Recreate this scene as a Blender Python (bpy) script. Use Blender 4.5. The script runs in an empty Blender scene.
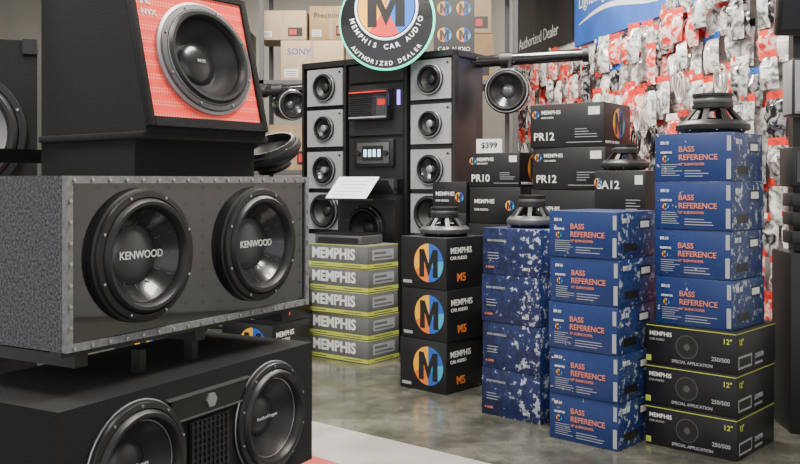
import bpy, bmesh, math, random
from mathutils import Vector, Matrix
random.seed(7)
R = math.radians
scene = bpy.context.scene
COL = scene.collection

# ------------------------------------------------------------------ materials
def newmat(name):
    m = bpy.data.materials.new(name); m.use_nodes = True
    nt = m.node_tree
    return m, nt, nt.nodes["Principled BSDF"]

def P(name, c, rough=0.5, metal=0.0, emis=0.0, var=0.0, scale=30.0, bump=0.0, coat=0.0):
    m, nt, b = newmat(name)
    b.inputs["Base Color"].default_value = (*c, 1)
    b.inputs["Roughness"].default_value = rough
    b.inputs["Metallic"].default_value = metal
    if coat: b.inputs["Coat Weight"].default_value = coat
    if emis:
        b.inputs["Emission Color"].default_value = (*c, 1)
        b.inputs["Emission Strength"].default_value = emis
    if var or bump:
        tc = nt.nodes.new("ShaderNodeTexCoord")
        n = nt.nodes.new("ShaderNodeTexNoise"); n.inputs["Scale"].default_value = scale
        n.inputs["Detail"].default_value = 4
        nt.links.new(tc.outputs["Object"], n.inputs["Vector"])
        if var:
            cr = nt.nodes.new("ShaderNodeValToRGB")
            cr.color_ramp.elements[0].position = .35; cr.color_ramp.elements[1].position = .65
            cr.color_ramp.elements[0].color = (*[x*(1-var) for x in c], 1)
            cr.color_ramp.elements[1].color = (*[min(1, x*(1+var)) for x in c], 1)
            nt.links.new(n.outputs["Fac"], cr.inputs["Fac"])
            nt.links.new(cr.outputs["Color"], b.inputs["Base Color"])
        if bump:
            bp = nt.nodes.new("ShaderNodeBump"); bp.inputs["Strength"].default_value = bump
            bp.inputs["Distance"].default_value = .002
            nt.links.new(n.outputs["Fac"], bp.inputs["Height"])
            nt.links.new(bp.outputs["Normal"], b.inputs["Normal"])
    return m

def splat(name, base, blue, x0, x1, lo, hi, scale=26):
    """printed paint-splatter carton: density of light flecks grows between x0 and x1 (object x)"""
    m, nt, b = newmat(name); N = nt.nodes; L = nt.links
    tc = N.new("ShaderNodeTexCoord"); oi = N.new("ShaderNodeObjectInfo")
    n = N.new("ShaderNodeTexNoise"); n.noise_dimensions = '4D'
    n.inputs["Scale"].default_value = scale; n.inputs["Detail"].default_value = 5; n.inputs["Roughness"].default_value = .7
    mul = N.new("ShaderNodeMath"); mul.operation = 'MULTIPLY'; mul.inputs[1].default_value = 20
    L.new(oi.outputs["Random"], mul.inputs[0]); L.new(mul.outputs[0], n.inputs["W"])
    L.new(tc.outputs["Object"], n.inputs["Vector"])
    sp = N.new("ShaderNodeSeparateXYZ"); L.new(tc.outputs["Object"], sp.inputs[0])
    mr = N.new("ShaderNodeMapRange"); mr.inputs["From Min"].default_value = x0; mr.inputs["From Max"].default_value = x1
    mr.inputs["To Min"].default_value = lo; mr.inputs["To Max"].default_value = hi
    L.new(sp.outputs["X"], mr.inputs["Value"])
    ad = N.new("ShaderNodeMath"); ad.operation = 'ADD'
    L.new(n.outputs["Fac"], ad.inputs[0]); L.new(mr.outputs[0], ad.inputs[1])
    cr = N.new("ShaderNodeValToRGB"); cr.color_ramp.interpolation = 'CONSTANT'
    e = cr.color_ramp.elements
    e[0].position = 0; e[0].color = (*base, 1)
    e[1].position = .50; e[1].color = (*blue, 1)
    x = e.new(.575); x.color = (.008, .012, .034, 1)
    x = e.new(.615); x.color = (.38, .43, .55, 1)
    L.new(ad.outputs[0], cr.inputs["Fac"]); L.new(cr.outputs["Color"], b.inputs["Base Color"])
    b.inputs["Roughness"].default_value = .38
    return m

black_carpet = P("black_carpet", (.008, .008, .009), .95, var=.5, scale=220, bump=.8)
grey_carpet = P("grey_speckled_carpet", (.085, .088, .094), .9, var=.6, scale=150, bump=.5)
edge_grey = P("grey_edge_trim", (.19, .193, .2), .55, var=.2, scale=60)
acrylic = P("smoked_acrylic", (.010, .010, .013), .07, coat=1.0)
blk = P("black_satin", (.010, .010, .011), .42)
blk_gloss = P("black_gloss", (.01, .01, .012), .15, coat=.6)
rubber = P("black_rubber", (.014, .014, .015), .42)
rimm = P("dark_basket_metal", (.024, .024, .026), .38, .3)
cone_dk = P("poly_cone_dark", (.022, .022, .024), .42, .1)
cone_sil = P("injected_cone_grey", (.06, .061, .064), .3, .5)
cone_blk = P("gloss_black_cone", (.03, .03, .033), .25, .35, coat=.4)
cap_sil = P("dust_cap_grey", (.10, .10, .108), .3, .5)
chrome = P("brushed_steel", (.5, .5, .52), .3, .9)
silver = P("silver_plastic", (.34, .35, .37), .35, .5)
steelgrey = P("cast_basket_grey", (.11, .115, .12), .4, .5)
white = P("white_print", (.78, .78, .77), .5)
wht_dim = P("pale_print", (.34, .35, .38), .5)
orange = P("orange_print", (.80, .2, .03), .5)
dorange = P("dull_orange_print", (.60, .20, .13), .5)
yel = P("amber_print", (.95, .45, .02), .5)
redp = P("red_print", (.7, .03, .02), .4)
bluep = P("blue_print", (.02, .12, .5), .5)
cyanp = P("cyan_print", (.04, .4, .65), .5)
lime = P("lime_print", (.50, .58, .07), .5)
ampgrey = P("carton_grey_print", (.12, .125, .125), .5, var=.08, scale=8)
carton_blk = P("black_carton_board", (.010, .010, .012), .42, var=.2, scale=9)
kraft = P("kraft_cardboard", (.42, .28, .15), .8, var=.08, scale=14)
kraft2 = P("pale_cardboard", (.56, .43, .28), .8, var=.06, scale=14)
tape = P("packing_tape", (.42, .34, .22), .3)
greypanel = P("display_grey_laminate", (.30, .305, .315), .5, var=.06, scale=40)
m_dark = splat("carton_navy_splatter", (.007, .012, .05), (.011, .024, .11), -.32, 0, -.03, .085)
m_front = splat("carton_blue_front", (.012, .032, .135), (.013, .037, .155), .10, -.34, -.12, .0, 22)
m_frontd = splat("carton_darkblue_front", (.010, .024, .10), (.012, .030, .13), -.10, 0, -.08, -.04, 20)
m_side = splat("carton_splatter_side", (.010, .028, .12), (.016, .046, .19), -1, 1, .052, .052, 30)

def redmesh():
    m, nt, b = newmat("red_perforated_panel"); N = nt.nodes; L = nt.links
    tc = N.new("ShaderNodeTexCoord"); v = N.new("ShaderNodeTexVoronoi")
    v.inputs["Scale"].default_value = 110; v.inputs["Randomness"].default_value = 0
    L.new(tc.outputs["Object"], v.inputs["Vector"])
    cr = N.new("ShaderNodeValToRGB")
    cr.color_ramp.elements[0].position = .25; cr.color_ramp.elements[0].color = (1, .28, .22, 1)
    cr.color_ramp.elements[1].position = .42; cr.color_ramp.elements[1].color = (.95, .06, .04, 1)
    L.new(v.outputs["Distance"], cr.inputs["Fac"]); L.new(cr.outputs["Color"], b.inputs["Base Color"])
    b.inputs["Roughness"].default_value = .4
    L.new(cr.outputs["Color"], b.inputs["Emission Color"]); b.inputs["Emission Strength"].default_value = .25  # panel is no lamp; faint self-glow added to brighten its red
    return m
red_panel = redmesh()

# ------------------------------------------------------------------ mesh builder
class MB:
    def __init__(s):
        s.bm = bmesh.new(); s.mats = []
    def mi(s, m):
        if m not in s.mats: s.mats.append(m)
        return s.mats.index(m)
    def face(s, pts, m, M=None):
        vs = [s.bm.verts.new((M @ Vector(p)) if M else Vector(p)) for p in pts]
        f = s.bm.faces.new(vs); f.material_index = s.mi(m); return f
    def box(s, lo, hi, m, M=None, bevel=0.0, side=None, top=None, nofront=False):
        x0, y0, z0 = lo; x1, y1, z1 = hi
        c = [(x0,y0,z0),(x1,y0,z0),(x1,y1,z0),(x0,y1,z0),(x0,y0,z1),(x1,y0,z1),(x1,y1,z1),(x0,y1,z1)]
        vs = [s.bm.verts.new((M @ Vector(p)) if M else Vector(p)) for p in c]
        fs = []
        for idx, mm in (((0,3,2,1), m), ((4,5,6,7), top or m), ((0,1,5,4), m), ((1,2,6,5), side or m), ((2,3,7,6), m), ((3,0,4,7), side or m)):
            if nofront and idx == (0,1,5,4): continue
            f = s.bm.faces.new([vs[i] for i in idx]); f.material_index = s.mi(mm); fs.append(f)
        if bevel and not nofront:
            es = list({e for f in fs for e in f.edges})
            bmesh.ops.bevel(s.bm, geom=es, offset=bevel, segments=2, affect='EDGES', profile=.5)
    def holed(s, x0, x1, z0, z1, cx, cz, r, y, m, M=None, depth=.02, n=12):
        """flat panel in the xz plane with a round cut-out and a short bore"""
        T = (lambda p: M @ Vector(p)) if M else Vector
        k = s.mi(m); outer = []
        cs = [(x0, z0), (x1, z0), (x1, z1), (x0, z1)]
        for a, b in zip(cs, cs[1:]+cs[:1]):
            for i in range(n): outer.append((a[0]+(b[0]-a[0])*i/n, a[1]+(b[1]-a[1])*i/n))
        vo = [s.bm.verts.new(T((x, y, z))) for x, z in outer]; vi = []; vb = []
        for i in range(4*n):
            a = 2*math.pi*i/(4*n) - math.pi*.75
            p = (cx+r*math.cos(a), cz+r*math.sin(a))
            vi.append(s.bm.verts.new(T((p[0], y, p[1])))); vb.append(s.bm.verts.new(T((p[0], y+depth, p[1]))))
        for i in range(4*n):
            j = (i+1) % (4*n)
            s.bm.faces.new([vo[i], vo[j], vi[j], vi[i]]).material_index = k
            s.bm.faces.new([vi[i], vi[j], vb[j], vb[i]]).material_index = k
    def prism(s, poly, x0, x1, m, M=None, skip=()):
        T = (lambda p: M @ Vector(p)) if M else Vector
        a = [s.bm.verts.new(T((x0, y, z))) for y, z in poly]
        b = [s.bm.verts.new(T((x1, y, z))) for y, z in poly]
        n = len(poly); k = s.mi(m)
        s.bm.faces.new(a).material_index = k
        s.bm.faces.new(b[::-1]).material_index = k
        for i in range(n):
            if i in skip: continue
            j = (i+1) % n
            s.bm.faces.new([a[j], a[i], b[i], b[j]]).material_index = k
    def lathe(s, prof, m, M=None, seg=48):
        """prof: list of (r,z) ; m material"""
        T = (lambda p: M @ Vector(p)) if M else Vector
        k = s.mi(m); rings = []
        for r, z in prof:
            if r < 1e-6: rings.append([s.bm.verts.new(T((0, 0, z)))])
            else: rings.append([s.bm.verts.new(T((r*math.cos(2*math.pi*i/seg), r*math.sin(2*math.pi*i/seg), z))) for i in range(seg)])
        for a, b in zip(rings, rings[1:]):
            for i in range(seg):
                j = (i+1) % seg
                if len(a) == 1 and len(b) == 1: continue
                if len(a) == 1: vs = [a[0], b[i], b[j]]
                elif len(b) == 1: vs = [a[i], a[j], b[0]]
                else: vs = [a[i], a[j], b[j], b[i]]
                f = s.bm.faces.new(vs); f.material_index = k
    def cyl(s, p0, p1, r, m, r1=None, seg=24, M=None):
        p0 = Vector(p0); p1 = Vector(p1)
        if M: p0 = M @ p0; p1 = M @ p1
        d = p1-p0; q = d.to_track_quat('Z', 'Y').to_matrix().to_4x4()
        MM = Matrix.Translation(p0) @ q
        r1 = r if r1 is None else r1
        s.lathe([(0, 0), (r, 0), (r1, d.length), (0, d.length)], m, MM, seg)
    def torus(s, Rr, r, m, M=None, seg=40, k=10):
        prof = [(Rr + r*math.cos(2*math.pi*i/k), r*math.sin(2*math.pi*i/k)) for i in range(k+1)]
        s.lathe(prof, m, M, seg)
    def finish(s, name, M=None, parent=None):
        bmesh.ops.recalc_face_normals(s.bm, faces=s.bm.faces)
        for f in s.bm.faces: f.smooth = True
        me = bpy.data.meshes.new(name); s.bm.to_mesh(me); s.bm.free()
        for m in s.mats: me.materials.append(m)
        me.set_sharp_from_angle(angle=R(32))
        o = bpy.data.objects.new(name, me); COL.objects.link(o)
        if parent: o.parent = parent
        if M: o.matrix_local = M
        return o

def AT(x, y, z=0, rz=0): return Matrix.Translation((x, y, z)) @ Matrix.Rotation(R(rz), 4, 'Z')
FRONT = Matrix.Rotation(R(90), 4, 'X')                       # +z -> -y , x->x
SIDE = Matrix.Rotation(R(90), 4, 'Z') @ Matrix.Rotation(R(90), 4, 'X')   # normal +x

def txt(parent, body, size, loc, m, rot=FRONT, align='LEFT', ext=.0006, sx=1.0, bold=0.0, M=None):
    cu = bpy.data.curves.new("lettering", 'FONT'); cu.body = body; cu.size = size
    cu.align_x = align; cu.align_y = 'CENTER'; cu.extrude = ext; cu.offset = bold*size; cu.resolution_u = 3
    cu.materials.append(m)
    o = bpy.data.objects.new("lettering", cu); COL.objects.link(o); o.parent = parent
    L = Matrix.Translation(loc) @ rot @ Matrix.Diagonal((sx, 1, 1, 1))
    o.matrix_local = (M @ L) if M else L
    return o

def woofer(mb, M, r, rim=rimm, sur=rubber, cone=cone_dk, cap=None, back=False, depth=.13, basket=rimm, screws=8, capr=.3):
    cap = cap or cone
    mb.lathe([(r*.98, -.012), (r, -.008), (r, .010), (r*.985, .014), (r*.90, .016), (r*.885, .008)], rim, M)
    mb.lathe([(r*.89, .010), (r*.87, .020), (r*.83, .027), (r*.78, .026), (r*.74, .018), (r*.72, .004)], sur, M)
    mb.lathe([(r*.725, .006), (r*.71, .0), (r*.55, -.09*r-.005), (r*capr*1.02, -.26*r)], cone, M)
    mb.lathe([(r*capr*1.05, -.25*r), (r*capr, -.225*r), (r*capr*.75, -.17*r), (r*capr*.4, -.14*r), (0, -.13*r)], cap, M)
    for i in range(screws):
        a = 2*math.pi*(i+.5)/screws
        p = Vector((r*.945*math.cos(a), r*.945*math.sin(a), .012))
        mb.cyl(p, p+Vector((0, 0, .006)), r*.022, chrome, seg=8, M=M)
    if back:
        mb.lathe([(r*.98, -.012), (r*.90, -.02), (r*.86, -.028)], basket, M)
        mb.lathe([(r*.5, -depth*.62), (r*.5, -depth*.55), (r*.3, -depth*.5), (0, -depth*.5)], basket, M)
        for i in range(8):
            a = 2*math.pi*i/8
            A = M @ Matrix.Rotation(a, 4, 'Z')
            w = r*.08
            pts = [(r*.90, -w, -.014), (r*.90, w, -.014), (r*.48, w, -depth*.62), (r*.48, -w, -depth*.62)]
            pts2 = [(x-r*.07, y, z-.0) for x, y, z in pts]
            for q in ([pts[0], pts[1], pts[2], pts[3]], [pts2[3], pts2[2], pts2[1], pts2[0]],
                      [pts[0], pts[3], pts2[3], pts2[0]], [pts[1], pts2[1], pts2[2], pts[2]]):
                mb.face(q, basket, A)
        mb.lathe([(0, -depth*.58), (r*.56, -depth*.58), (r*.56, -depth*.66), (r*.52, -depth*.67), (r*.52, -depth*.92), (r*.55, -depth*.93), (r*.55, -depth), (r*.16, -depth), (r*.14, -depth*.96), (0, -depth*.96)], rubber, M)
        mb.lathe([(r*.525, -depth*.72), (r*.535, -depth*.74), (r*.535, -depth*.82), (r*.525, -depth*.84)], steelgrey, M)

# ------------------------------------------------------------------ room
def floor_mat():
    m, nt, b = newmat("sealed_concrete"); N = nt.nodes; L = nt.links
    tc = N.new("ShaderNodeTexCoord")
    n = N.new("ShaderNodeTexNoise"); n.inputs["Scale"].default_value = 2.2; n.inputs["Detail"].default_value = 8; n.inputs["Roughness"].default_value = .65
    n2 = N.new("ShaderNodeTexNoise"); n2.inputs["Scale"].default_value = 14; n2.inputs["Detail"].default_value = 6
    L.new(tc.outputs["Object"], n.inputs["Vector"]); L.new(tc.outputs["Object"], n2.inputs["Vector"])
    cr = N.new("ShaderNodeValToRGB")
    cr.color_ramp.elements[0].position = .36; cr.color_ramp.elements[0].color = (.036, .037, .031, 1)
    cr.color_ramp.elements[1].position = .66; cr.color_ramp.elements[1].color = (.155, .155, .128, 1)
    e = cr.color_ramp.elements.new(.52); e.color = (.088, .09, .075, 1)
    L.new(n.outputs["Fac"], cr.inputs["Fac"])
    mx = N.new("ShaderNodeMix"); mx.data_type = 'RGBA'; mx.blend_type = 'OVERLAY'; mx.inputs[0].default_value = .45
    L.new(cr.outputs["Color"], mx.inputs[6]); L.new(n2.outputs["Fac"], mx.inputs[7])
    L.new(mx.outputs[2], b.inputs["Base Color"])
    rr = N.new("ShaderNodeMapRange"); rr.inputs["To Min"].default_value = .05; rr.inputs["To Max"].default_value = .32
    L.new(n2.outputs["Fac"], rr.inputs["Value"]); L.new(rr.outputs[0], b.inputs["Roughness"])
    return m
fl = MB(); fl.box((-6, -3, -.1), (4.5, 11, 0), floor_mat()); fl.finish("floor")
wallp = P("painted_wall_cream", (.44, .43, .38), .8, var=.05, scale=3)
pegm = P("white_pegboard", (.6, .6, .58), .6, var=.05, scale=10)
WR = AT(1.2, 9, 0, -78.2)
w = MB(); w.box((-1.8, .0, 0), (9.5, .12, 3.6), wallp); w.finish("wall_right", WR)
w = MB(); w.box((-6, 10.3, 0), (1.2, 10.45, 3.6), wallp); w.finish("wall_back")
w = MB(); w.box((-6, 3.8, 0), (-5.85, 10.3, 3.6), wallp); w.finish("wall_left")
w = MB(); w.box((-6, -1.5, 3.6), (4.5, 11, 3.7), P("ceiling_paint", (.5, .5, .47), .9)); w.finish("ceiling")
pg = MB(); pg.box((.2, -.02, .35), (6.4, -.0005, 2.95), pegm)
hole = P("peg_hole_dark", (.03, .03, .03), .9)
for i in range(61):
    for j in range(25):
        x = .25+i*.1; z = .4+j*.1
        pg.face([(x, -.0205, z), (x+.012, -.0205, z), (x+.012, -.0205, z+.012), (x, -.0205, z+.012)], hole)
pg.finish("pegboard", WR)
# floor paint
f = MB(); f.face([(-.42, 4.29, .002), (-1.3, 4.6, .002), (-1.6, 2.9, .002), (.05, 2.5, .002), (.55, 3.49, .002)], P("pale_floor_paint", (.32, .30, .29), .4, var=.15, scale=5)); f.finish("floor_marking")
f = MB(); f.face([(-.46, 3.83, .004), (-.75, 3.85, .004), (-.6, 3.2, .004), (-.05, 3.35, .004), (-.16, 3.56, .004)], P("red_floor_paint", (.42, .03, .03), .45, var=.15, scale=6)); f.finish("floor_marking")

def logo(mb, parent, M, r, ring=True):
    """round two-tone roundel with a dark letter; M places it (z = outward)"""
    seg = 24
    for a0 in (90, -90):
        for i in range(seg):
            t0 = R(a0+180*i/seg); t1 = R(a0+180*(i+1)/seg)
            if a0 == 90: c = yel if i < seg*.6 else orange
            else: c = bluep if i > seg*.5 else cyanp
            if a0 == -90 and i < seg*.25: c = bluep
            mb.face([(0, 0, .0007), (r*math.cos(t0), r*math.sin(t0), .0007), (r*math.cos(t1), r*math.sin(t1), .0007)], c, M)
    k = r*.70
    def q(p, m, s, z): mb.face([(x*k*s, y*k*s, z) for x, y in p], m, M)
    L4 = ([(-.9, -1.05), (-.42, -1.05), (-.42, 1.0), (-.9, 1.0)], [(.42, -1.05), (.9, -1.05), (.9, 1.0), (.42, 1.0)],
          [(-.42, 1.0), (-.42, .1), (0, -1.0), (0, -.05)], [(.42, 1.0), (0, -.05), (0, -1.0), (.42, .1)])
    for p in L4: q(p, carton_blk, 1.0, .0014)

KB = AT(-.78, 2.10, .745, 60.3)
mb = MB(); Lw, Dw, Hw = .967, .50, .415
mb.box((0, .012, 0), (Lw, Dw, Hw), grey_carpet, nofront=True)
mb.box((.0, -.004, .0), (Lw, .012, .018), edge_grey); mb.box((.0, -.004, Hw-.018), (Lw, .012, Hw), edge_grey)
mb.box((.0, -.004, .018), (.018, .012, Hw-.018), edge_grey); mb.box((Lw-.018, -.004, .018), (Lw, .012, Hw-.018), edge_grey)
mb.holed(.018, .468, .018, Hw-.018, .236, .213, .157, .003, acrylic); mb.holed(.468, Lw-.018, .018, Hw-.018, .70, .213, .157, .003, acrylic)
for i in range(18):
    x = .02+i*(Lw-.04)/17
    for z in (.009, Hw-.009):
        mb.cyl((x, -.004, z), (x, -.008, z), .0045, chrome, seg=8)
for i in range(1, 8):
    z = .009+i*(Hw-.018)/8
    for x in (.009, Lw-.009): mb.cyl((x, -.004, z), (x, -.008, z), .0045, chrome, seg=8)
for cx in (.236, .70):
    Mw = Matrix.Translation((cx, -.012, .213)) @ FRONT
    mb.lathe([(.172, -.02), (.172, .0), (.165, .004), (.16, .0)], rubber, Mw)
    woofer(mb, Mw, .166, cone=cone_blk, cap=cap_sil, screws=8, capr=.44)
    for i in range(12):
        A = Mw @ Matrix.Rotation(2*math.pi*i/12, 4, 'Z')
        mb.face([(.076, -.002, -.034), (.076, .002, -.034), (.114, .0012, -.002), (.114, -.0012, -.002)], cap_sil, A)
ob = mb.finish("dual_subwoofer_enclosure", KB)
for cx in (.236, .70): txt(ob, "KENWOOD", .028, (cx+.006, .004, .213), white, align='CENTER', sx=1.0, bold=.015)
# ------------------------------------------------------------------ lower double box
RB = AT(-.755, 1.99, .265, 61.3)
mb = MB(); Lw, Dw, Hw = .99, .46, .37
mb.box((0, 0, 0), (Lw, Dw, Hw), black_carpet, nofront=True)
mb.holed(0, .4985, 0, Hw, .232, .185, .152, 0, black_carpet); mb.holed(.4985, Lw, 0, Hw, .765, .185, .152, 0, black_carpet)
for cx in (.232, .765):
    Mw = Matrix.Translation((cx, -.006, .185)) @ FRONT
    mb.torus(.163, .003, chrome, Mw)
    woofer(mb, Mw, .160, sur=rubber, cone=cone_dk, cap=cone_sil, screws=10, capr=.36)
    mb.torus(.114, .0015, chrome, Mw @ Matrix.Translation((0, 0, .004)))
mb.box((.415, -.008, .03), (.575, .0, .25), blk)
for i in range(9): mb.box((.42+i*.0175, -.012, .035), (.426+i*.0175, -.007, .245), rimm)
for i in range(12): mb.box((.418, -.011, .04+i*.0175), (.572, -.008, .044+i*.0175), rimm)
trim = P("dim_silver_trim", (.2, .2, .21), .3, .7)
mb.box((.36, -.014, .262), (.63, 0, .266), trim); mb.box((.33, -.014, .322), (.66, 0, .327), trim)
mb.box((.345, -.010, .266), (.645, 0, .322), blk_gloss)
mb.lathe([(.02, .0), (.02, .006), (0, .007)], silver, Matrix.Translation((.495, -.010, .295)) @ FRONT, 6)
ob = mb.finish("dual_subwoofer_enclosure", RB)
for cx in (.232, .765): txt(ob, "Rockford Fosgate", .0135, (cx, .006, .185), white, align='CENTER')

# ------------------------------------------------------------------ wedge box with red baffle
WB = AT(-.665, 2.36, 1.1605, 52.5)
mb = MB()
mb.prism([(.05, 0), (.05, .085), (0, .115), (0, .13), (.105, .535), (.50, .535), (.50, 0)], 0, .43, black_carpet, skip=(3,))
mb.box((-.012, .0, .098), (.442, .5, .118), black_carpet, bevel=.006)
phi = math.atan2(.105, .405); F = Matrix.Translation((0, 0, .13)) @ Matrix.Rotation(-phi, 4, 'X'); fh = .418
mb.box((0, -.016, 0), (.022, .002, fh), black_carpet, F, bevel=.004); mb.box((.408, -.016, 0), (.43, .002, fh), black_carpet, F, bevel=.004)
mb.box((.022, -.016, 0), (.408, .002, .026), black_carpet, F); mb.box((.022, -.016, fh-.018), (.408, .002, fh), black_carpet, F)
mb.holed(.022, .408, .026, fh-.018, .232, .208, .152, -.008, red_panel, F)
Mw = F @ Matrix.Translation((.232, -.014, .208)) @ FRONT
mb.lathe([(.168, -.01), (.168, .004), (.158, .008)], silver, Mw)
woofer(mb, Mw, .160, rim=steelgrey, cone=cone_dk, cap=cone_blk, screws=8, capr=.40)
mb.torus(.139, .003, silver, Mw @ Matrix.Translation((0, 0, .015)))
ob = mb.finish("subwoofer_enclosure", WB)
txt(ob, "K", .05, (.036, -.0095, .365), white, M=F, bold=.03); txt(ob, "NVX", .024, (.036, -.0095, .325), white, M=F, bold=.03)
txt(ob, "NVX", .014, (.232, .004, .208), white, M=F, align='CENTER')

# loose coaxial speaker resting on the box
mb = MB(); woofer(mb, Matrix.Identity(4), .105, back=True, depth=.06, cone=cone_dk, screws=4)
mb.finish("loose_speaker", AT(-.425, 2.93, 1.245) @ Matrix.Rotation(R(24), 4, 'X') @ Matrix.Rotation(R(-14), 4, 'Y'))

# ------------------------------------------------------------------ rack
mb = MB()
steel = P("black_powdercoat_steel", (.012, .012, .013), .35)
for z in (.215, .695):
    for x in (.08, .5, .90): mb.box((x-.02, .04, z), (x+.02, .56, z+.03), steel)
    mb.box((.02, .04, z+.03), (.95, .08, z+.049), steel); mb.box((.02, .42, z+.03), (.95, .46, z+.049), steel)
for x in (.30, .50): mb.box((x-.012, .06, .637), (x+.012, .09, .70), steel)
for x in (.08, .90):
    mb.box((x-.025, .53, 0), (x+.025, .58, 1.9), steel); mb.box((x-.03, .0, 0), (x+.03, .62, .04), steel)
mb.box((.08, .54, 1.2), (.90, .57, 1.24), steel); mb.box((.08, .54, .4), (.90, .57, .44), steel); mb.box((.08, .54, 1.86), (.90, .57, 1.9), steel)
mb.finish("display_rack", AT(-.78, 2.10, 0, 60.3))

# ------------------------------------------------------------------ PA cabinet at far left
mb = MB(); mb.box((-.62, 0, 0), (0, .4, 1.66), black_carpet, nofront=True)
pc_ = P("paper_cone_grey", (.26, .26, .265), .8, var=.1)
for z, z0, z1 in ((1.32, .98, 1.66), (.72, .42, .98)):
    mb.holed(-.62, 0, z0, z1, -.27, z, .22, 0, black_carpet)
    woofer(mb, Matrix.Translation((-.27, -.006, z)) @ FRONT, .235, cone=pc_, rim=rimm, screws=8)
mb.face([(-.62, 0, 0), (0, 0, 0), (0, 0, .42), (-.62, 0, .42)], black_carpet)
mb.box((-.55, -.006, .1), (-.07, .002, .4), rimm)
for c in ((-.62, 0), (-.05, 0)):
    mb.box((c[0], -.008, 1.61), (c[0]+.05, .05, 1.664), rimm)
mb.finish("tower_loudspeaker", AT(-1.33, 3.30, 0, 18))

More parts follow.
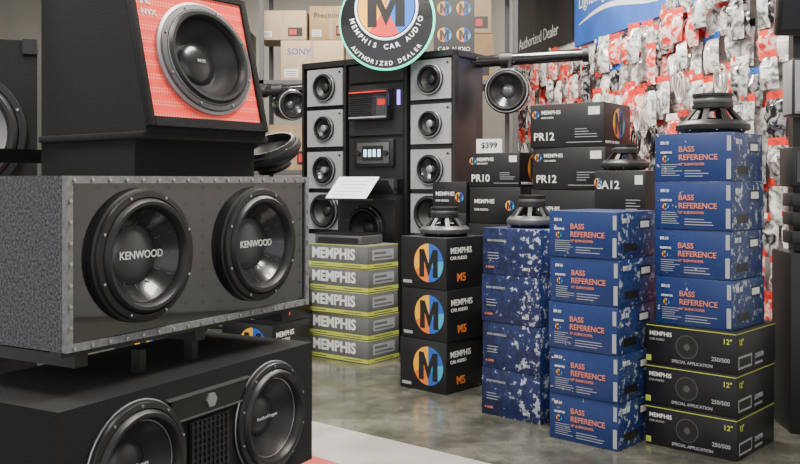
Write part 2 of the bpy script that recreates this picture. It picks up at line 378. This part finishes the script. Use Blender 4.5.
# ------------------------------------------------------------------ cartons
def carton(kind, C, th, w, d, h, z, i=0):
    """near-right vertical corner at C; local x in [-w,0], y in [0,d]"""
    jx, jy, jr = random.uniform(-.004, .004), random.uniform(-.004, .004), random.uniform(-1.0, 1.0)
    M = AT(C[0]+jx, C[1]+jy, z, th+jr)
    mb = MB(); g = .001; h2 = h-g
    E = -.0008
    def fr(x0, z0, x1, z1, m, e=E): mb.face([(-w+x0*w, e, z0*h), (-w+x1*w, e, z0*h), (-w+x1*w, e, z1*h), (-w+x0*w, e, z1*h)], m)
    def sd(y0, z0, y1, z1, m, e=.0008): mb.face([(e, y0*d, z0*h), (e, y1*d, z0*h), (e, y1*d, z1*h), (e, y0*d, z1*h)], m)
    T = []; lg = None
    name = "subwoofer_carton"
    if kind == 'blue':
        mb.box((-w, 0, 0), (0, d, h2), m_front, bevel=.003, side=m_side, top=m_frontd)
        fr(.93, .05, .985, .45, wht_dim); fr(.935, .62, .985, .92, wht_dim)
        for k in range(6): fr(.09, .12+k*.045, .09+random.uniform(.15, .28), .132+k*.045, wht_dim)
        for k in range(3): fr(.40, .10+k*.055, .40+random.uniform(.2, .42), .115+k*.055, wht_dim)
        sd(.15, .15, .5, .32, carton_blk); sd(.55, .6, .85, .82, carton_blk); sd(.58, .64, .82, .78, white, .0012)
        T = [("f", "BASS", .033, .32, .66, dorange), ("f", "REFERENCE", .033, .32, .49, dorange), ("f", "MEMPHIS", .013, .08, .60, white),
             ("f", "BR10", .018, .08, .80, white), ("f", '10" SUBWOOFER', .015, .32, .35, dorange), ("s", "BR10", .03, .1, .8, white)]
        lg = ('f', .15, .47, .014)
    elif kind == 'navy':
        mb.box((-w, 0, 0), (0, d, h2), m_dark, bevel=.003, side=m_side, top=m_frontd)
        T = [("f", "BASS REFERENCE", .015, .09, .73, wht_dim), ("f", "BR12", .018, .72, .16, white), ("f", "4 OHM", .016, .06, .16, dorange)]
        for k in range(3): fr(.09, .34+k*.06, .09+random.uniform(.16, .26), .355+k*.06, wht_dim)
    elif kind == 'special':
        mb.box((-w, 0, 0), (0, d, h2), carton_blk, bevel=.004)
        fr(0, .925, 1, .945, lime); sd(0, .925, 1, .945, lime); fr(0, .06, .06, .2, lime)
        sd(.05, .1, .38, .4, wht_dim); sd(.07, .15, .36, .35, carton_blk, .0012)
        Mw = Matrix.Translation((-w*.53, -.001, h*.50)) @ FRONT
        mb.lathe([(.050, .0004), (.046, .0006)], steelgrey, Mw, 32); mb.lathe([(.046, .0006), (.014, .0005)], rimm, Mw, 32); mb.lathe([(.014, .0008), (0, .0009)], steelgrey, Mw, 20)
        T = [("f", "MEMPHIS", .026, .04, .74, white), ("f", "CAR AUDIO", .013, .04, .60, wht_dim), ("f", "SPECIAL APPLICATION", .018, .30, .12, wht_dim),
             ("f", '12"', .030, .86, .74, lime), ("f", "250/500", .024, .74, .30, wht_dim), ("s", '12"', .034, .06, .72, lime), ("s", "250/500", .028, .45, .3, wht_dim), ("s", "SUBWOOFER", .014, .45, .12, wht_dim)]
    elif kind in ('pr12', 'pr10', 'sa'):
        mb.box((-w, 0, 0), (0, d, h2), carton_blk, bevel=.004)
        for k in range(4): fr(.62, .22+k*.06, .62+random.uniform(.12, .3), .235+k*.06, wht_dim)
        fr(.5, .10, .98, .115, wht_dim); fr(.80, .72, .95, .9, white)
        T = [("f", "MEMPHIS", .030, .16, .80, white), ("f", "CAR AUDIO", .014, .16, .68, white), ("f", dict(pr12="PR12", pr10="PR10", sa="SA12")[kind], .062 if kind != 'sa' else .06, .05, .24 if kind != 'sa' else .7, white),
             ("s", "MEMPHIS CAR AUDIO", .020, .05, .10, white)]
        if kind == 'sa': T = T[2:]
        lg = ('f', .08, .76, .022)
    elif kind == 'm5':
        mb.box((-w, 0, 0), (0, d, h2), carton_blk, bevel=.004)
        T = [("s", "MEMPHIS", .046, .09, .74, white), ("s", "CAR AUDIO", .026, .09, .60, white), ("s", "M5", .062, .25, .22, orange)]
        fr(.05, .08, .25, .14, wht_dim)
        lg = ('f', .62, .5, .105)
    elif kind == 'amp':
        name = "amplifier_carton"
        mb.box((-w, 0, 0), (0, d, h2), ampgrey, bevel=.003, top=ampgrey)
        fr(0, .03, 1, .20, lime); sd(0, .03, 1, .20, lime); fr(0, .955, 1, .985, lime); sd(0, .955, 1, .985, lime)
        fr(.05, .09, .3, .13, ampgrey, -.0014); fr(.6, .09, .9, .13, ampgrey, -.0014); sd(.2, .09, .8, .13, ampgrey, .0014)
        sd(.15, .35, .85, .8, wht_dim); sd(.2, .42, .8, .5, ampgrey, .0014); sd(.2, .6, .6, .7, ampgrey, .0014)
        T = [("f", "MEMPHIS", .092, .06, .57, white)]
    elif kind == 'plain':
        mb.box((-w, 0, 0), (0, d, h2), carton_blk, bevel=.004)
        T = [("f", "MEMPHIS", .035, .1, .6, white), ("f", "CAR AUDIO", .018, .1, .38, white)]
        lg = ('f', .8, .5, .03)
    elif kind.startswith('kraft'):
        name = "cardboard_box"; mm = kraft if kind == 'kraft' else kraft2
        mb.box((-w, 0, 0), (0, d, h2), mm, bevel=.005)
        fr(.47, 0.02, .53, .98, tape); sd(.47, .02, .53, .98, tape)
        fr(.06, .1, .28, .3, white); fr(.62, .12, .92, .42, carton_blk); fr(.65, .18, .8, .36, redp, -.0014)
        for k in range(3): fr(.08, .13+k*.05, .24, .145+k*.05, carton_blk, -.0014)
    if lg:
        Ml = Matrix.Translation((-w+lg[1]*w, -.001, lg[2]*h)) @ FRONT; logo(mb, None, Ml, lg[3])
    if kind in ('pr12', 'pr10'):
        logo(mb, None, Matrix.Translation((.001, d*.55, h*.55)) @ SIDE, .085)
    o = mb.finish(name, M)
    for s, body, size, fx, fz, m in T:
        if s == 'f': txt(o, body, size, (-w+fx*w, -.0018, fz*h), m, bold=.015 if kind != 'amp' else .035)
        else: txt(o, body, size, (.0018, fx*d, fz*h), m, rot=SIDE, bold=.015)
    return o

TH = -42.4
for i in range(3): carton('special', (1.374, 3.67), TH, .40, .42, .1765, i*.1765, i)
for i in range(4): carton('blue', (1.362, 3.69), TH, .34, .34, .205, .5295+i*.205, i)
for i in range(5): carton('blue', (.92, 3.80), TH, .34, .34, .203, i*.203, i)
for i in range(4): carton('navy', (.655, 4.22), TH, .34, .34, .229, i*.229, i)
for i in range(3): carton('m5', (.251, 4.80), TH, .330, .34, .280, i*.280, i)
for i in range(5): carton('amp', (-.2, 5.6), -36.87, .50, .31, .148, i*.148, i)
TP = -36.87
for i in range(4): carton('plain', (1.105, 4.90), TP, .447, .38, .274, i*.274, i)
carton('pr12', (1.115, 4.89), TP, .447, .38, .238, 1.096); carton('pr12', (1.105, 4.90), TP, .447, .38, .245, 1.334)
for i in range(5): carton('plain', (.70, 5.25), TP, .35, .33, .222, i*.222, i)
carton('pr10', (.70, 5.25), TP, .35, .33, .203, 1.11)
for i in range(6): carton('plain', (.40, 5.48), TP, .25, .19, .19, i*.19, i)
for i in range(4): carton('plain', (1.25, 4.60), TP, .28, .28, .235, i*.235, i)
carton('sa', (1.25, 4.60), TP, .28, .28, .26, .94)
for i in range(2): carton('plain', (-.72, 6.6), -25, .5, .4, .26, i*.26)
for i in range(3): carton('pr12', (-1.3, 6.9), -15, .5, .4, .26, i*.26)
for i in range(2): carton('m5', (-.78, 5.5), -30, .4, .4, .26, i*.26)
carton('m5', (-1.35, 5.3), -20, .4, .4, .28, 0)

# ------------------------------------------------------------------ display woofers standing magnet-up
def disp_woofer(x, y, z, r, depth, basket, rz=0):
    mb = MB(); Mx = Matrix.Translation((0, 0, .0285)) @ Matrix.Rotation(math.pi, 4, 'X')
    woofer(mb, Mx, r, back=True, depth=depth, basket=basket, rim=basket)
    mb.finish("subwoofer_driver", AT(x, y, z, rz))
disp_woofer(1.365, 3.93, 1.3505, .155, .145, rimm, 10)
disp_woofer(.655, 4.47, .917, .125, .13, steelgrey, 30)
disp_woofer(.251, 5.03, .841, .140, .13, steelgrey, 5)
disp_woofer(1.20, 4.80, 1.201, .125, .11, rimm, 5)
mb = MB(); mb.box((-.40, .03, 0), (-.02, .26, .055), steelgrey, bevel=.006)
for i in range(14): mb.box((-.395+i*.027, .035, .055), (-.385+i*.027, .255, .068), rimm)
mb.box((-.37, .025, .01), (-.05, .032, .042), blk)
mb.finish("car_amplifier", AT(-.24, 5.62, .74, -34))

# ------------------------------------------------------------------ display tower
CM = AT(-.697, 6.6, 0, -35.5); CI = CM.inverted()
def loc(x, y, z): return CI @ Vector((x, y, z))
mb = MB(); H = 1.99
mb.box((0, .024, 0), (1.295, .36, H), blk, bevel=.006)
mb.box((.385, -.02, 0), (.40, .024, H), blk); mb.box((.905, -.02, 0), (.925, .024, H), blk)
mb.box((-.012, -.02, 0), (.006, .024, H), blk); mb.box((1.289, -.02, 0), (1.307, .024, H), blk)
mb.box((-.012, -.02, H-.03), (1.307, .36, H+.01), blk)
cz = [1.82, 1.525, 1.225, .93, .63, .33]
sr = [.100, .090, .102, .128, .09, .09]
for (xa, xb) in ((.02, .37), (.94, 1.28)):
    for k, z in enumerate(cz):
        mb.holed(xa+.01, xb-.01, z-.135, z+.128, (xa+xb)/2, z-.004, sr[k]*.92, -.008, greypanel)
        for (a, b_, c, d_) in ((xa+.01, z-.135, xb-.01, z-.135), (xa+.01, z+.128, xb-.01, z+.128), (xa+.01, z-.135, xa+.01, z+.128), (xb-.01, z-.135, xb-.01, z+.128)):
            mb.face([(a, -.008, b_), (c, -.008, d_), (c, .024, d_), (a, .024, b_)], greypanel)
        Mw = Matrix.Translation(((xa+xb)/2, -.016, z-.004)) @ FRONT
        woofer(mb, Mw, sr[k], cone=cone_dk if k != 2 else cone_blk, cap=rubber, screws=6, rim=rubber if k != 2 else blk)
        mb.torus(sr[k]*.97, .004, silver, Mw @ Matrix.Translation((0, 0, .012)), 36, 6)
        if k in (1, 2):
            mb.lathe([(.024, -.02), (.024, .010), (.012, .016), (0, .016)], silver, Mw, 20)
        elif k == 0: mb.lathe([(.03, -.02), (.03, -.006), (.018, .0), (0, .0)], rubber, Mw, 20)
        mb.cyl((xb-.035, -.008, z+.10), (xb-.035, -.014, z+.10), .008, blk, seg=10)
mb.box((.42, -.006, 1.83), (.89, .024, 1.95), blk_gloss); mb.box((.42, -.006, 1.46), (.89, .024, 1.81), rimm)
mb.box((.42, -.006, .05), (.89, .024, 1.44), blk)
mb.box((.46, -.07, 1.56), (.80, -.004, 1.77), blk_gloss, bevel=.008)
for i in range(9): mb.box((.475, -.078, 1.60+i*.014), (.70, -.069, 1.606+i*.014), rimm)
mb.box((.47, -.076, 1.75), (.79, -.069, 1.758), P("red_indicator", (.8, .02, .02), .4, emis=.6)); mb.box((.72, -.075, 1.66), (.785, -.069, 1.70), redp)
mb.box((.47, -.076, 1.575), (.79, -.069, 1.585), wht_dim)
mb.box((.845, -.02, 1.66), (.862, -.005, 1.76), P("violet_led", (.3, .2, .9), .4, emis=3.0))
mb.box((.48, -.03, 1.24), (.82, .0, 1.43), blk, bevel=.006); mb.box((.51, -.036, 1.26), (.79, -.029, 1.41), steelgrey, bevel=.003)
mb.box((.56, -.039, 1.285), (.74, -.035, 1.385), blk_gloss)
lcd = P("lcd_pale", (.5, .75, 1), .4, emis=1.6)
for k in range(4): mb.box((.575+k*.04, -.041, 1.31), (.600+k*.04, -.038, 1.36), lcd)
for x in (.533, .767): mb.cyl((x, -.036, 1.335), (x, -.055, 1.335), .018, rimm)
PF = -.12
mb.box((.41, PF, 0), (.90, .0, 1.05), blk, nofront=True); mb.holed(.41, .90, .6, 1.05, .655, .82, .15, PF, blk)
mb.face([(.41, PF, 0), (.90, PF, 0), (.90, PF, .6), (.41, PF, .6)], blk)
mb.box((.43, -.10, 1.05), (.88, -.005, 1.16), blk_gloss, bevel=.006)
mb.box((.43, -.36, 1.018), (.90, -.12, 1.028), blk_gloss)
woofer(mb, Matrix.Translation((.655, -.126, .82)) @ FRONT, .16, cone=cone_dk)
def arm(p0, p1, pc, pr, ax, L):
    p0 = loc(*p0); p1 = loc(*p1); mb.cyl(p0, p1, .040, blk_gloss)
    d = (p1-p0).normalized()
    mb.cyl(p0+d*.22, p0+d*.30, .052, blk); mb.cyl(p1-d*.02, p1+d*.02, .05, blk); mb.cyl(p0, p0+d*.05, .065, blk)
    c = loc(*pc); a = (CI.to_3x3() @ Vector(ax)).normalized()
    q = a.to_track_quat('Z', 'Y').to_matrix().to_4x4(); Mp = Matrix.Translation(c) @ q
    mb.lathe([(0, -L), (pr*.72, -L), (pr*.9, -L*.85), (pr*1.02, -L*.3), (pr*1.04, 0), (pr*.98, .01)], blk_gloss, Mp)
    woofer(mb, Mp, pr, cone=cone_blk, cap=cap_sil, rim=rimm, screws=6)
    mb.torus(pr*.96, .004, silver, Mp @ Matrix.Translation((0, 0, .013)), 36, 6)
    up = Vector((c.x, c.y, c.z+pr)) - a*L*.4
    mb.cyl(up-Vector((0, 0, .02)), Vector((up.x, up.y, p0.z)), .016, rimm)
arm((.46, 6.10, 1.945), (1.22, 5.92, 1.975), (.70, 5.90, 1.735), .145, (-.35, -1, 0), .22)
arm((-.66, 6.72, 1.835), (-1.02, 6.78, 1.82), (-.79, 6.60, 1.70), .11, (.55, -1, 0), .18)
ob = mb.finish("speaker_display_tower", CM)
mb = MB(); mb.box((-.16, 0, 0), (.16, .002, .22), P("paper", (.8, .8, .8), .7))
for k in range(5): mb.face([(-.12, -.001, .03+k*.035), (.10, -.001, .03+k*.035), (.10, -.001, .036+k*.035), (-.12, -.001, .036+k*.035)], wht_dim)
pc = CM @ Vector((.66, -.345, 1.030))
mb.finish("price_card", Matrix.Translation(pc) @ Matrix.Rotation(R(-30), 4, 'Z') @ Matrix.Rotation(R(-50), 4, 'X'))
mb = MB(); mb.box((-.08, -.002, 0), (.08, 0, .085), P("paper2", (.8, .8, .78), .7)); mb.box((-.03, 0, 0), (.03, .03, .004), white)
ob = mb.finish("price_card", AT(.54, 5.45, 1.3135, -20))
txt(ob, "$399", .05, (0, -.003, .045), carton_blk, align='CENTER', bold=.02)

# ------------------------------------------------------------------ round dealer sign
mb = MB(); S = FRONT
teal = P("teal_neon", (.04, .8, .5), .4, emis=2.4)
mb.lathe([(0, -.03), (.31, -.03), (.31, .0), (0, .0)], blk_gloss, S, 64)
mb.torus(.314, .010, teal, Matrix.Translation((0, .012, 0)) @ S, 64)
LG = Matrix.Translation((0, -.002, .085)) @ S
wn = P("white_neon", (.8, .9, 1), .4, emis=1.2)
mb.torus(.205, .008, wn, LG, 56)
se = dict(y=P("lit_amber", (1, .5, .03), .5, emis=.35), r=P("lit_red", (.8, .05, .03), .5, emis=.35), b=P("lit_blue", (.02, .16, .7), .5, emis=.4), c=P("lit_cyan", (.05, .5, .8), .5, emis=.4), o=P("lit_orange", (.95, .25, .03), .5, emis=.35))
seg = 40
for i in range(seg):
    t0 = 360*i/seg; t1 = 360*(i+1)/seg; a = (t0+t1)/2
    c = se['y'] if 110 < a <= 235 else (se['r'] if (235 < a <= 300) else (se['b'] if a > 300 or a < 25 else (se['c'] if a < 75 else se['o'])))
    mb.face([(0, 0, .004), (.19*math.cos(R(t0)), .19*math.sin(R(t0)), .004), (.19*math.cos(R(t1)), .19*math.sin(R(t1)), .004)], c, LG)
k = .125
for p in ([(-1, -1), (-.5, -1), (-.5, 1), (-1, 1)], [(.5, -1), (1, -1), (1, 1), (.5, 1)], [(-.5, 1), (-.5, .2), (0, -.95), (0, -.1)], [(.5, 1), (0, -.1), (0, -.95), (.5, .2)]):
    mb.face([(x*k, y*k, .006) for x, y in p], carton_blk, LG)
mb.box((-.03, .03, -.28), (.03, .05, -.05), rimm)
SG = AT(-.09, 5.88, 2.19, -12)
ob = mb.finish("neon_dealer_sign", SG)
lit_w = P("lit_white_letter", (.8, .82, .85), .5, emis=.5)
def arc(body, r, cz, a0, a1, size, m):
    n = len(body)
    for i, ch in enumerate(body):
        if ch == ' ': continue
        a = R(a0+(a1-a0)*i/(n-1))
        x = r*math.cos(a); z = cz+r*math.sin(a)
        txt(ob, ch, size, (x, -.004, z), m, rot=Matrix.Rotation(-(a+math.pi/2), 4, 'Y') @ FRONT, align='CENTER', bold=.02)
arc("MEMPHIS CAR AUDIO", .237, .066, 195, 345, .046, lit_w)
arc("AUTHORIZED DEALER", .280, .0, 218, 322, .038, lit_w)

# ------------------------------------------------------------------ storage shelving with cartons behind
mb = MB(); shm = P("shelf_grey_steel", (.12, .12, .13), .5, .4)
for x in (-2.6, -1.2, .2, 1.0):
    for y in (7.8, 8.4): mb.box((x-.02, y-.02, 0), (x+.02, y+.02, 3.0), shm)
for z in (.5, 1.2, 1.98, 2.9): mb.box((-2.62, 7.78, z), (1.02, 8.42, z+.035), shm)
mb.finish("storage_shelving")
def kb(x1, y, z, w, h, kind='kraft', th=0, t=None, d=.4):
    o = carton(kind, (x1, y), th, w, d, h, z)
    if t: txt(o, t, h*.22, (-w*.9, -.002, h*.72), bluep if t == 'SONY' else rimm)
kb(-.50, 7.9, 2.016, .55, .36, 'kraft2', 0, 'SONY'); kb(-.42, 7.9, 2.38, .38, .30, 'kraft', 0, 'Precision')
kb(-.82, 7.9, 2.38, .42, .26, 'kraft2'); kb(-1.32, 7.9, 2.016, .5, .45, 'plain'); kb(-1.9, 7.9, 2.016, .5, .5, 'kraft')
kb(.12, 7.9, 2.016, .5, .4, 'kraft'); kb(.12, 7.9, 2.42, .45, .3, 'kraft2')
kb(.82, 7.9, 2.016, .5, .42, 'kraft'); kb(.80, 7.9, 2.44, .4, .35, 'kraft2')
for x, w, h, kd in ((-.75, .4, .4, 'kraft'), (-1.3, .5, .55, 'plain'), (-1.9, .55, .4, 'plain'), (-.2, .45, .5, 'kraft2'), (.5, .5, .45, 'plain')):
    kb(x, 7.9, 1.236, w, h, kd)
for x, w, h, kd in ((-.7, .45, .5, 'plain'), (-1.3, .5, .5, 'plain'), (-1.9, .5, .55, 'kraft'), (-.15, .45, .5, 'plain')):
    kb(x, 7.9, .536, w, h, kd)
mb = MB(); mb.box((0, 0, 0), (.34, .01, .6), carton_blk); mb.box((.15, .01, .55), (.19, .28, .58), rimm)
for a, b in ((.09, .42), (.25, .42), (.09, .2), (.25, .2)): logo(mb, None, Matrix.Translation((a, -.001, b)) @ FRONT, .06)
ob = mb.finish("wall_poster", AT(.28, 7.5, 2.16, 0))
txt(ob, "CAR AUDIO", .05, (.17, -.003, .08), white, align='CENTER')

# ------------------------------------------------------------------ banners on the right wall
mb = MB(); mb.box((.0, -.05, 2.33), (1.45, -.021, 3.0), carton_blk); ob = mb.finish("dealer_banner", WR)
txt(ob, "Authorized Dealer", .15, (.12, -.052, 2.47), white, sx=.9)
mb = MB(); mb.box((1.5, -.05, 2.26), (3.25, -.021, 3.1), P("banner_blue", (.015, .10, .45), .5, var=.2, scale=3))
for k in range(26):   # white swoosh printed on the banner
    t = k/25; x = 1.6+t*1.3; z = 2.43+.06*math.sin(t*4.2); t2 = (k+1)/25; x2 = 1.6+t2*1.3; z2 = 2.43+.06*math.sin(t2*4.2)
    hw = .004+.016*math.sin(math.pi*t); hw2 = .004+.016*math.sin(math.pi*min(1, t2))
    mb.face([(x, -.051, z-hw), (x2, -.051, z2-hw2), (x2, -.051, z2+hw2), (x, -.051, z+hw)], white)
ob = mb.finish("brand_banner", WR); txt(ob, "Lightning", .14, (1.60, -.055, 2.60), white)

# ------------------------------------------------------------------ hanging accessory packs
def bagmat(name, c1, c2, c3, sc):
    m, nt, b = newmat(name); N = nt.nodes; L = nt.links
    tc = N.new("ShaderNodeTexCoord"); n = N.new("ShaderNodeTexNoise"); n.inputs["Scale"].default_value = sc; n.inputs["Detail"].default_value = 3; n.inputs["Distortion"].default_value = 1.5
    L.new(tc.outputs["Object"], n.inputs["Vector"])
    cr = N.new("ShaderNodeValToRGB"); e = cr.color_ramp.elements
    e[0].position = .36; e[0].color = (*c1, 1); e[1].position = .60; e[1].color = (*c3, 1); x = e.new(.47); x.color = (*c2, 1)
    L.new(n.outputs["Fac"], cr.inputs["Fac"]); L.new(cr.outputs["Color"], b.inputs["Base Color"])
    b.inputs["Roughness"].default_value = .12; b.inputs["Coat Weight"].default_value = .8
    return m
B = [bagmat("poly_bag_clear", (.12, .12, .12), (.48, .48, .46), (.85, .85, .83), 14),
     bagmat("poly_bag_grey", (.02, .02, .022), (.22, .22, .22), (.65, .65, .64), 16),
     bagmat("poly_bag_red", (.65, .02, .015), (.7, .07, .05), (.8, .6, .58), 12),
     bagmat("poly_bag_dark", (.008, .008, .01), (.03, .03, .035), (.35, .35, .36), 18)]
cards = [redp, redp, redp, redp, white, carton_blk, bluep, P("card_red2", (.8, .04, .03), .4)]
mb = MB(); rnd = random.Random(3)
def pack(x, y, z, w, h, bm_, cm):
    mb.box((x-w/2, y-.002, z-.045), (x+w/2, y+.002, z), cm)
    nx, nz = 5, 6; ph = rnd.uniform(0, 6)
    for side in (-1, .4):
        g = []
        for j in range(nz+1):
            row = []
            for i in range(nx+1):
                u = i/nx; v = j/nz
                bulge = math.sin(math.pi*u)**.7*math.sin(math.pi*min(1, v*.85+.08))**.8*w*.26
                c = rnd.uniform(-.010, .010) if 0 < i < nx and 0 < j < nz else 0
                ww = w*(.92+.1*math.sin(v*3+ph))
                row.append(mb.bm.verts.new((x+(u-.5)*ww, y+side*bulge+c, z-.04-v*h)))
            g.append(row)
        for j in range(nz):
            for i in range(nx):
                q = [g[j][i], g[j][i+1], g[j+1][i+1], g[j+1][i]]
                if side > 0: q = q[::-1]
                mb.bm.faces.new(q).material_index = mb.mi(bm_)
    mb.cyl((x, -.021, z-.015), (x, y-.03, z-.015), .003, chrome, seg=6)
    mb.box((x-.012, y-.034, z-.03), (x+.012, y-.031, z-.002), cards[0] if rnd.random() < .7 else white)
z = 2.85
while z > .5:
    x = .35+rnd.uniform(0, .1)
    while x < 4.5:
        w = rnd.uniform(.11, .18); h = rnd.uniform(.16, .26)
        ok = z < 2.24 or x > 3.33
        if ok and rnd.random() < .97:
            bi = rnd.choices([0, 1, 2, 3], [6, 3, 3.4, 1.2 if z > 1.6 else 3.5])[0]
            for k in range(rnd.choice([1, 1, 2])):
                pack(x+rnd.uniform(-.01, .01), -.10-.075*k-rnd.uniform(0, .05), z+rnd.uniform(-.04, .04), w, h, B[bi], rnd.choice(cards))
        x += w+rnd.uniform(-.02, .02)
    z -= .21
wr = [P("red_wire", (.6, .02, .02), .35), P("black_wire", (.01, .01, .01), .35), P("clear_wire", (.5, .5, .48), .3)]
for i in range(30):
    x = rnd.uniform(.8, 4.5); z = rnd.choice([.9, 1.15, 1.4, 1.55, 1.7]); y = -.29
    m = rnd.choice(wr)
    for k in range(3):
        mb.torus(rnd.uniform(.05, .075), .006, m, Matrix.Translation((x, y+.012*k, z)) @ FRONT @ Matrix.Rotation(rnd.uniform(-.2, .2), 4, 'X') @ Matrix.Diagonal((.75, 1.25, 1, 1)), 24, 6)
    mb.cyl((x, -.021, z+.075), (x, y-.02, z+.08), .003, chrome, seg=6)
mb.finish("hanging_accessory_packs", WR)

# ------------------------------------------------------------------ right edge display stand with monitor
mb = MB(); mb.box((0, 0, 0), (.22, .28, .82), blk, bevel=.008); mb.box((.05, .12, .82), (.12, .19, 2.25), steel)
mb.box((.0, -.02, 1.12), (.22, .16, 1.30), rimm, bevel=.006); mb.box((.02, -.026, 1.14), (.20, -.019, 1.28), blk_gloss)
mb.box((.0, -.03, 1.44), (.22, .12, 1.70), silver, bevel=.01); mb.box((.015, -.036, 1.46), (.205, -.029, 1.66), greypanel)
for k in range(3): mb.box((.0, -.02, .86+k*.085), (.22, .12, .92+k*.085), rimm, bevel=.006)
mb.box((.04, .10, 1.5), (.13, .2, 1.53), steel)
A = Matrix.Translation((.05, -.02, 1.80)) @ Matrix.Rotation(R(14), 4, 'X')
mb.box((-.12, 0, 0), (.22, .06, .42), blk_gloss, A, bevel=.01); mb.box((-.10, -.004, .03), (.20, 0, .39), acrylic, A)
mb.finish("car_stereo_display_stand", AT(1.77, 4.08, 0, -6))

# ------------------------------------------------------------------ lights
def fixture(x, y, e=105):
    mb = MB(); em = P("tube_glow", (1, .95, .85), .5, emis=5)
    mb.box((-.7, -.12, 0), (.7, .12, .05), P("fixture_white", (.7, .7, .7), .5))
    for d in (-.05, .05): mb.cyl((-.66, d, -.02), (.66, d, -.02), .015, em, seg=10)
    mb.finish("ceiling_light_fixture", AT(x, y, 3.55, 90))
    l = bpy.data.lights.new("tube_light", 'AREA'); l.shape = 'RECTANGLE'; l.size = .5; l.size_y = 1.5; l.energy = e; l.color = (1, .93, .82)
    o = bpy.data.objects.new("tube_light", l); COL.objects.link(o); o.location = (x, y, 3.45)
for p in ((-1.6, 2.2, 120), (.6, 2.6, 135), (-1.4, 5.0, 130), (.7, 5.4, 185), (-.6, 8.0, 160)): fixture(*p)
wd = bpy.data.worlds.new("overcast_daylight"); scene.world = wd; wd.use_nodes = True
bg = wd.node_tree.nodes["Background"]; bg.inputs[0].default_value = (.95, .95, 1, 1); bg.inputs[1].default_value = 1.35

# ------------------------------------------------------------------ camera
cam = bpy.data.cameras.new("camera"); cam.lens = 40.5; cam.sensor_width = 36; cam.shift_y = -.065
co = bpy.data.objects.new("camera", cam); COL.objects.link(co); co.location = (0, 0, 1.15); co.rotation_euler = (R(90), 0, 0)
scene.camera = co
